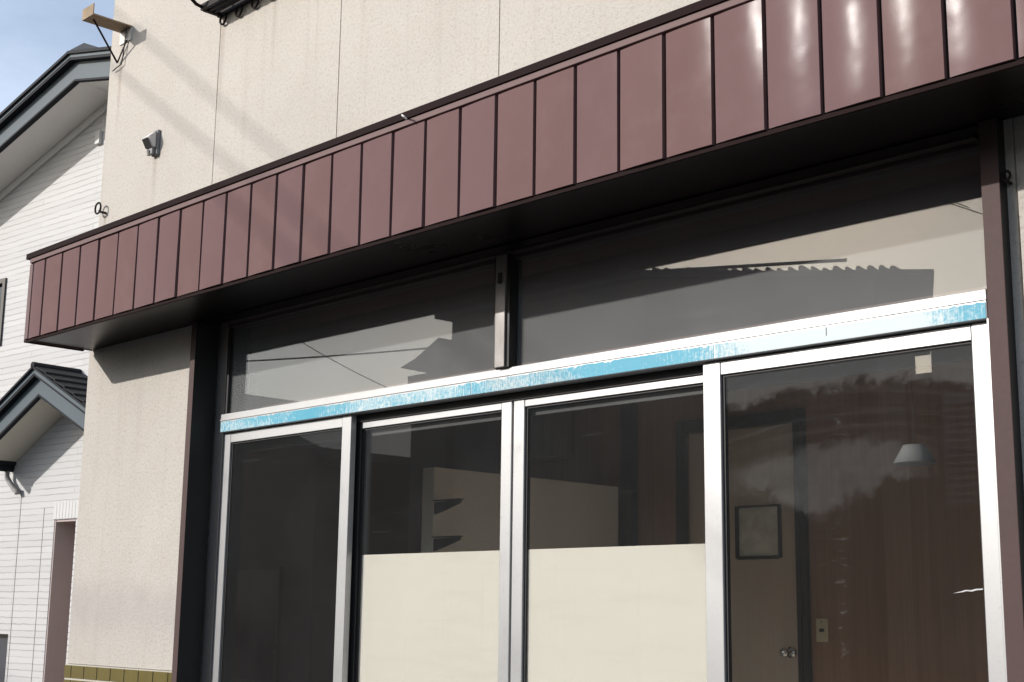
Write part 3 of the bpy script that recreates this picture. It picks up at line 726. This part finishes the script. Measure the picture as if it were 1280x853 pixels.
# ------------------------------------------------------------------ neighbouring house (its own frame: x along its gable wall, y into it)
nh = thing('white_house', 'white brick-pattern house with dark gabled roof behind the left end of the canopy', 'house', (-13, 3, 0), rotz=R(5), local=True)
AP, ZA = .27, 6.70
def rake(x): return ZA + (.299*(x-AP) if x < AP else -.20*(x-AP))
HX0, HX1 = -4.2, 3.6
door_h = (-.318, .078, -1, 2.372); low_h = (-2.6, -1.017, .45, 1.242); win_h = (-2.9, -1.63, 4.292, 5.045)
w = wall_holes(HX0, HX1, 0, 5.2, [door_h, low_h, win_h], 0, .2)
aprism(w, [(HX0, 5.2), (HX1, 5.2), (HX1, rake(HX1)-.05), (AP, ZA-.05), (HX0, rake(HX0)-.05)], 0, .2)
obj('wall', w, M['siding'], nh)
sd = BM(); abox(sd, HX0, HX0+.2, .2, 8, 0, 5.0); abox(sd, HX1-.2, HX1, .2, 8, 0, 5.8); abox(sd, HX0, HX1, 8, 8.2, 0, 5.0)
obj('rear_wall', sd, M['siding'], nh)
line = [(HX0-.6, rake(HX0-.6)), (AP, ZA), (HX1+.6, rake(HX1+.6))]
obj('bargeboard', band(line, .02, .20, -.50, -.455), M['slate'], nh)
obj('bargeboard_edge', band(line, 0, .0195, -.50, -.44), M['slatedark'], nh)
b = band(line, .225, .258, -.575, -.46); obj('barge_trim', b, M['slate'], nh)
obj('trim_shade_strip', band(line, .2005, .2245, -.57, -.46), M['slatedark'], nh)  # near-black strip: shade beneath the trim put into its colour
rf = obj('roof', band(line, .2585, .29, -.60, 8.4), M['slatedark'], nh)
obj('eave_soffit', band(line, .0, .02, -.4395, -.002), M['eavewhite'], nh)
obj('frieze', band([(HX0, rake(HX0)), (AP, ZA), (HX1, rake(HX1))], -.085, -.002, -.03, -.003), M['eavewhite'], nh)
rc = prism([(AP-.40, ZA+.17+.02), (AP-.12, ZA+.365), (AP+.12, ZA+.375), (AP+.52, ZA+.20)], -.5, 8.3); obj('ridge_cap', rc, M['ridge'], nh)
# window
wn = BM(); a0, a1, c0, c1 = win_h
for q in ((a0, a0+.05, c0, c1), (a1-.055, a1, c0, c1), (a0+.05, a1-.055, c0, c0+.05), (a0+.05, a1-.055, c1-.05, c1), (-2.3, -2.25, c0+.05, c1-.05)): abox(wn, q[0], q[1], -.02, .08, q[2], q[3])
wf_ = obj('window', wn, M['darkframe'], nh); obj('pane', box(a0+.05, a1-.055, .03, .036, c0+.05, c1-.05), M['darkglass'], wf_)
lw = BM(); a0, a1, c0, c1 = low_h
for q in ((a0, a0+.05, c0, c1), (a1-.03, a1, c0, c1), (a0+.05, a1-.03, c0, c0+.05), (a0+.05, a1-.03, c1-.03, c1)): abox(lw, q[0], q[1], .06, .12, q[2], q[3])
l_ = obj('window', lw, M['bluedark'], nh); obj('pane', box(a0+.05, a1-.03, .08, .086, c0+.05, c1-.03), M['bluedark'], l_)
# recessed entrance
al = BM(); a0, a1 = door_h[0], door_h[1]
abox(al, a0+.001, a0+.02, .006, .42, 0, 2.37); abox(al, a1-.02, a1-.001, .03, .42, 0, 2.37); abox(al, a0, a1, .421, .5, 0, 2.5); abox(al, a0+.021, a1-.021, .01, .419, 2.35, 2.371)
obj('entrance_recess', al, M['alcove'], nh)
li = BM(); x = a0-.02
while x < a1+.3:
    abox(li, x, x+.052, -.005, -.001, 2.376, 2.545, .0015); x += .056
obj('brick_lintel', li, M['whitepaint'], nh)
ql = BM(); zz = .02
while zz < 2.33:                      # ragged quoin bricks down both sides of the entrance
    abox(ql, a1+.001, a1+.16+.03*random.random(), -.007, -.001, zz, zz+.052, .002); zz += .06
obj('brick_quoins', ql, M['whitepaint'], nh)
js = BM(); abox(js, -.975, -.969, -.003, .0, .1, 2.66); abox(js, -.52, -.516, -.003, .0, 0.1, 2.5); obj('siding_joint', js, M['greyside'], nh)
obj('vent_cover', box(-.03, .05, -.04, -.001, 6.22, 6.36, .006), M['whitepaint'], nh)
# porch roof
PA, PZ_ = -.05, 3.545
pl_l = [(-1.12, PZ_-.51*1.07), (PA, PZ_), (1.02, PZ_-.49*1.07)]
YF = -.44
pr = obj('porch_roof', band(pl_l, .262, .285, YF-.09, -.001), M['slatedark'], nh)
st = BM()
for i in range(6):                    # slate courses on the right slope, each lapping the next
    xa, xb = PA+.05+i*.175, PA+.05+(i+1)*.175+.02
    za, zb = PZ_-.49*(xa-PA)+.287, PZ_-.49*(xb-PA)+.287
    aprism(st, [(xa, za), (xb, zb+.016), (xb, zb+.034), (xa, za+.012)], YF-.085, -.002)
obj('slate_course', st, M['slatedark'], pr)
obj('porch_ridge', tube([(PA, YF-.09, PZ_+.29), (PA, -.002, PZ_+.29)], .035, 8), M['slatedark'], pr)
pb = obj('porch_bargeboard', band(pl_l, .02, .19, YF, YF+.04), M['slate'], nh)
obj('porch_barge_edge', band(pl_l, -.004, .0195, YF, YF+.05), M['slatedark'], pb)
obj('porch_barge_trim', band(pl_l, .215, .2615, YF-.065, YF+.03), M['slate'], pb)
obj('porch_trim_shade_strip', band(pl_l, .1905, .2145, YF-.06, YF+.03), M['slatedark'], pb)  # porch trim's shade drawn as a dark-coloured strip
ps = obj('porch_soffit', band(pl_l, 0, .019, YF+.0505, -.001), M['eavecream'], nh)
obj('porch_fascia', box(-1.15, -1.121, YF, -.002, 2.965, 3.22), M['slatedark'], nh)
gt = BM()
aprism(gt, [(-1.23, 2.99), (-1.225, 2.92), (-1.20, 2.895), (-1.17, 2.895), (-1.152, 2.92), (-1.152, 2.99)], YF, -.004)
gtt = obj('gutter', gt, M['slatedark'], nh)
el = BM(); atube(el, [(-1.19, -.06, 2.90), (-1.185, -.06, 2.84), (-1.15, -.05, 2.79), (-1.06, -.045, 2.715), (-1.0, -.043, 2.68)], .026, 10); atube(el, [(-1.0, -.043, 2.70), (-.985, -.043, 2.66)], .030, 10)
obj('downspout_elbow', el, M['greyside'], gtt)

# ------------------------------------------------------------------ across the street: what the glass mirrors
def simple_window(parent, x0, x1, z0, z1, y, frame='darkframe'):
    b = BM()
    for q in ((x0, x0+.05, z0, z1), (x1-.05, x1, z0, z1), (x0+.05, x1-.05, z0, z0+.05), (x0+.05, x1-.05, z1-.05, z1)): abox(b, q[0], q[1], y, y+.06, q[2], q[3])
    f = obj('window', b, M[frame], parent); obj('pane', box(x0+.05, x1-.05, y, y+.02, z0+.05, z1-.05), M['darkglass'], f)

hr = thing('dark_house', 'long dark house across the street mirrored in the fanlights', 'house', (-11, -9, 0)); ORG[hr] = Vector((0, 0, 0)); hr.location = (0, 0, 0)
obj('wall', prism([(-14.84, -9.35), (-11.2, -9.35), (-9.08, -11.2), (-11.3, -16), (-14.84, -16)], 0, 5.66, 'z'), M['housewall'], hr)
rt = obj('roof', prism([(-15.0, -9.15), (-11.28, -9.15), (-8.46, -11.56), (-11.2, -16.3), (-15.0, -16.3)], 5.662, 5.735, 'z'), M['rooftile'], hr)
rb = BM()
for i in range(26):
    f_ = i/26; xx = -11.5+f_*2.75; yy = -9.2-max(0, xx+11.28)*.855
    atube(rb, [(xx, yy, 5.755+.015*random.random()), (xx-.1, yy-.4, 5.775)], .02+.025*random.random(), 8)
obj('ridge_tile', rb, M['rooftile'], rt)
obj('roof_rail', tube([(-11.9, -9.3, 5.83), (-9.3, -10.95, 5.88)], .022, 8), M['rooftile'], rt)
lean = prism([(-15.68, 5.02), (-15.34, 5.12), (-14.842, 5.36), (-14.842, 5.0), (-15.1, 4.88)], -13, -9.1); obj('lean_to_roof', lean, M['rooftile'], hr)
obj('lower_wing', box(-15.62, -14.843, -13, -9.2, 0, 4.9), M['housewall2'], hr)
for x0, x1, z0, z1 in ((-14.2, -12.8, 1.0, 2.2), (-12.6, -11.4, .1, 2.1), (-13.9, -12.5, 3.5, 4.6)): simple_window(hr, x0, x1, z0, z1, -9.348)
hl = thing('brown_house', 'brown gabled house far across the street mirrored in the leftmost door', 'house', (-21, -9.2, 0)); ORG[hl] = Vector((0, 0, 0)); hl.location = (0, 0, 0)
obj('wall', prism([(-23.5, 0), (-17.63, 0), (-17.63, 3.95), (-20.5, 5.0), (-23.5, 3.95)], -16, -9.1), M['housewall2'], hl)
obj('roof', band([(-24.1, 3.80), (-20.5, 5.06), (-17.02, 3.79)], 0, .13, -16.3, -8.75), M['rooftile'], hl)
obj('side_canopy', prism([(-17.628, 3.72), (-17.15, 3.86), (-17.15, 3.90), (-17.628, 3.78)], -11, -9.2), M['rooftile'], hl)
for x0, x1, z0, z1 in ((-22.6, -21, .9, 2.1), (-19.9, -18.4, .4, 2.2)): simple_window(hl, x0, x1, z0, z1, -9.098)
an = thing('roof_antenna', 'thin roof aerial beyond the brown house mirrored in the leftmost door', 'antenna', (-17.55, -9.6, 3.9)); ORG[an] = Vector((0, 0, 0)); an.location = (0, 0, 0)
obj('mast', tube([(-17.55, -9.6, 3.95), (-17.55, -9.6, 4.75)], .012, 6), M['wire'], an)
b = BM()
for zz in (4.7, 4.58, 4.45): atube(b, [(-17.8, -9.6, zz), (-17.25, -9.6, zz)], .008, 6)
obj('crossbar', b, M['wire'], an)
fh = thing('far_house', 'low distant house filling the mirrored gap between the brown and the dark house', 'house', (-36, -26, 0)); ORG[fh] = Vector((0, 0, 0)); fh.location = (0, 0, 0)
obj('wall', box(-46, -30, -32, -26, 0, 5.9), M['housewall'], fh); obj('roof', prism([(-46.4, 5.9), (-29.6, 5.9), (-31, 6.5), (-45, 6.5)], -32.4, -25.6), M['rooftile'], fh)
ax = thing('low_annex', 'low grey annex between the two buildings across the street', 'building', (-7.3, -9, 0)); ORG[ax] = Vector((0, 0, 0)); ax.location = (0, 0, 0)
obj('wall', box(-7.50, -7.14, -13, -9.1, 0, 3.92), M['housewall'], ax); obj('coping', box(-7.51, -7.14, -13, -9.05, 3.922, 3.98), M['rooftile'], ax)
hb = thing('shuttered_building', 'dark shuttered building straight across the street mirrored in the rightmost door', 'building', (-3, -9, 0)); ORG[hb] = Vector((0, 0, 0)); hb.location = (0, 0, 0)
obj('wall', box(-7.13, 4, -16, -9, 0, 4.36), M['housewall'], hb); obj('roof', box(-7.13, 4.2, -16.2, -8.8, 4.362, 4.5), M['rooftile'], hb)
sh = BM(); abox(sh, -7.02, -5.7, -8.998, -8.97, 2.60, 3.72)
zz = 2.64
while zz < 3.68:
    aprism(sh, [(-8.969, zz), (-8.93, zz-.01), (-8.93, zz+.012), (-8.969, zz+.045)], -6.98, -5.74, 'x'); zz += .075
obj('louvre_shutter', sh, M['shutter'], hb)
for x0, x1, z0, z1 in ((-5, -3.4, .2, 2.2), (-2.4, -.8, 1.0, 2.2), (.6, 2.4, .2, 2.2)): simple_window(hb, x0, x1, z0, z1, -8.998)

# overhead lines: two drop cables whose shadows cross the upper wall, three along the street
def cable(pts, r, label, group=None, name='overhead_cable'):
    o = obj(name, tube(pts, r, 8), M['black'], origin=pts[0]); tag(o, label, 'cable', group); return o
SUN_AZ, SUN_EL = 33.8, 23.2      # degrees left of the facade normal, degrees up
SD = Vector((-math.sin(R(SUN_AZ))*math.cos(R(SUN_EL)), -math.cos(R(SUN_AZ))*math.cos(R(SUN_EL)), math.sin(R(SUN_EL))))
def drop(A, B, ta, r, lab):
    A, B = Vector(A), Vector(B); tb = ta + (A.z-B.z)/SD.z
    P, Q = A+SD*ta, B+SD*tb; d = (Q-P).normalized()
    cable([tuple(P-d*4.5+Vector((0, 0, .0))), tuple(P), tuple((P+Q)/2), tuple(Q), tuple(Q+d*9)], r, lab, 'drop cables over the street')
drop((-7.057, 0, 4.881), (-5.657, 0, 3.864), 9.0, .0095, 'upper overhead drop cable casting the higher slanted shadow on the wall')
drop((-6.908, 0, 4.451), (-5.874, 0, 3.751), 9.2, .0095, 'lower overhead drop cable casting the lower slanted shadow on the wall')
def poleline(A, B, sag, r, lab):
    A, B = Vector(A), Vector(B); n = 14
    cable([tuple(A.lerp(B, i/n) - Vector((0, 0, sag*4*(i/n)*(1-i/n)))) for i in range(n+1)], r, lab, 'cables strung between street poles')
poleline((-31, -9.0, 8.0), (-14.7, -9.3, 5.95), .3, .012, 'upper street cable mirrored in the left fanlight')
poleline((-31, -9.6, 8.9), (-15.2, -9.5, 6.5), .35, .009, 'topmost street cable mirrored in the left fanlight')
poleline((-24, -12.0, 7.6), (-16.0, -9.4, 4.7), .1, .009, 'steeply slanting street cable mirrored in the left fanlight')
poleline((-31, -8.0, 6.9), (-12.5, -8.3, 4.9), .25, .012, 'lower street cable mirrored in the left fanlight')
up = thing('utility_pole', 'concrete utility pole across the street holding the overhead cables', 'pole', (-31, -8.5, 0)); ORG[up] = Vector((0, 0, 0)); up.location = (0, 0, 0)
b = BM(); atube(b, [(-31, -8.5, 0), (-31, -8.5, 9.5)], .17, 14, r_end=.10); obj('pole', b, M['concrete'], up, True); obj('crossarm', box(-31.05, -30.95, -9.4, -7.6, 8.6, 8.7), M['greyside'], up)

# ------------------------------------------------------------------ sky, sun, camera
wd = bpy.data.worlds.new('World'); S.world = wd; wd.use_nodes = True
nt = wd.node_tree; bg = nt.nodes['Background']
sky = nt.nodes.new('ShaderNodeTexSky'); sky.sky_type = 'NISHITA'; sky.sun_disc = False
sky.sun_elevation = R(SUN_EL); sky.sun_rotation = R(180+SUN_AZ); sky.air_density = 1.0; sky.dust_density = 1.2; sky.ozone_density = 1.0
tc = nt.nodes.new('ShaderNodeTexCoord'); mp = nt.nodes.new('ShaderNodeMapping'); mp.inputs['Scale'].default_value = (1, 1, 2.6)
nz = nt.nodes.new('ShaderNodeTexNoise'); nz.inputs['Scale'].default_value = 2.3; nz.inputs['Detail'].default_value = 7; nz.inputs['Roughness'].default_value = .6
rp = nt.nodes.new('ShaderNodeValToRGB'); rp.color_ramp.elements[0].position = .36; rp.color_ramp.elements[0].color = (.35, .35, .35, 1); rp.color_ramp.elements[1].position = .72; rp.color_ramp.elements[1].color = (1, 1, 1, 1)
mx = nt.nodes.new('ShaderNodeMix'); mx.data_type = 'RGBA'; mx.blend_type = 'ADD'; mx.inputs[7].default_value = (3.2, 3.2, 3.4, 1)
L = nt.links.new
L(tc.outputs['Generated'], mp.inputs[0]); L(mp.outputs[0], nz.inputs['Vector']); L(nz.outputs['Fac'], rp.inputs[0]); L(rp.outputs[0], mx.inputs[0]); L(sky.outputs[0], mx.inputs[6]); L(mx.outputs[2], bg.inputs[0])
bg.inputs[1].default_value = .148
su = bpy.data.lights.new('Sun', 'SUN'); su.energy = 4.0; su.angle = R(.53); su.color = (1, .96, .91)
so_ = bpy.data.objects.new('Sun', su); link(so_); so_.rotation_euler = SD.to_track_quat('Z', 'Y').to_euler()

cd = bpy.data.cameras.new('Camera'); cam = bpy.data.objects.new('Camera', cd); link(cam); S.camera = cam
cd.sensor_width = 36; cd.sensor_fit = 'HORIZONTAL'; cd.lens = 1760/1280*36; cd.clip_end = 1500; cd.clip_start = .05
rx, dn_, fw = ((0.697286, 0.716669, 0.013309), (-0.127836, 0.142605, -0.98149), (-0.705301, 0.682678, 0.191053))
mat = Matrix(((rx[0], -dn_[0], -fw[0], 0), (rx[1], -dn_[1], -fw[1], -3.6), (rx[2], -dn_[2], -fw[2], 1.5), (0, 0, 0, 1)))
cam.matrix_world = mat

S.render.engine = 'CYCLES'; S.render.resolution_x = 1024; S.render.resolution_y = 682
S.cycles.max_bounces = 10; S.cycles.transparent_max_bounces = 16; S.cycles.glossy_bounces = 5; S.cycles.diffuse_bounces = 4
S.cycles.sample_clamp_indirect = 6
S.view_settings.view_transform = 'Standard'; S.view_settings.look = 'None'; S.view_settings.exposure = .08; S.view_settings.gamma = 1
S.view_settings.use_curve_mapping = False
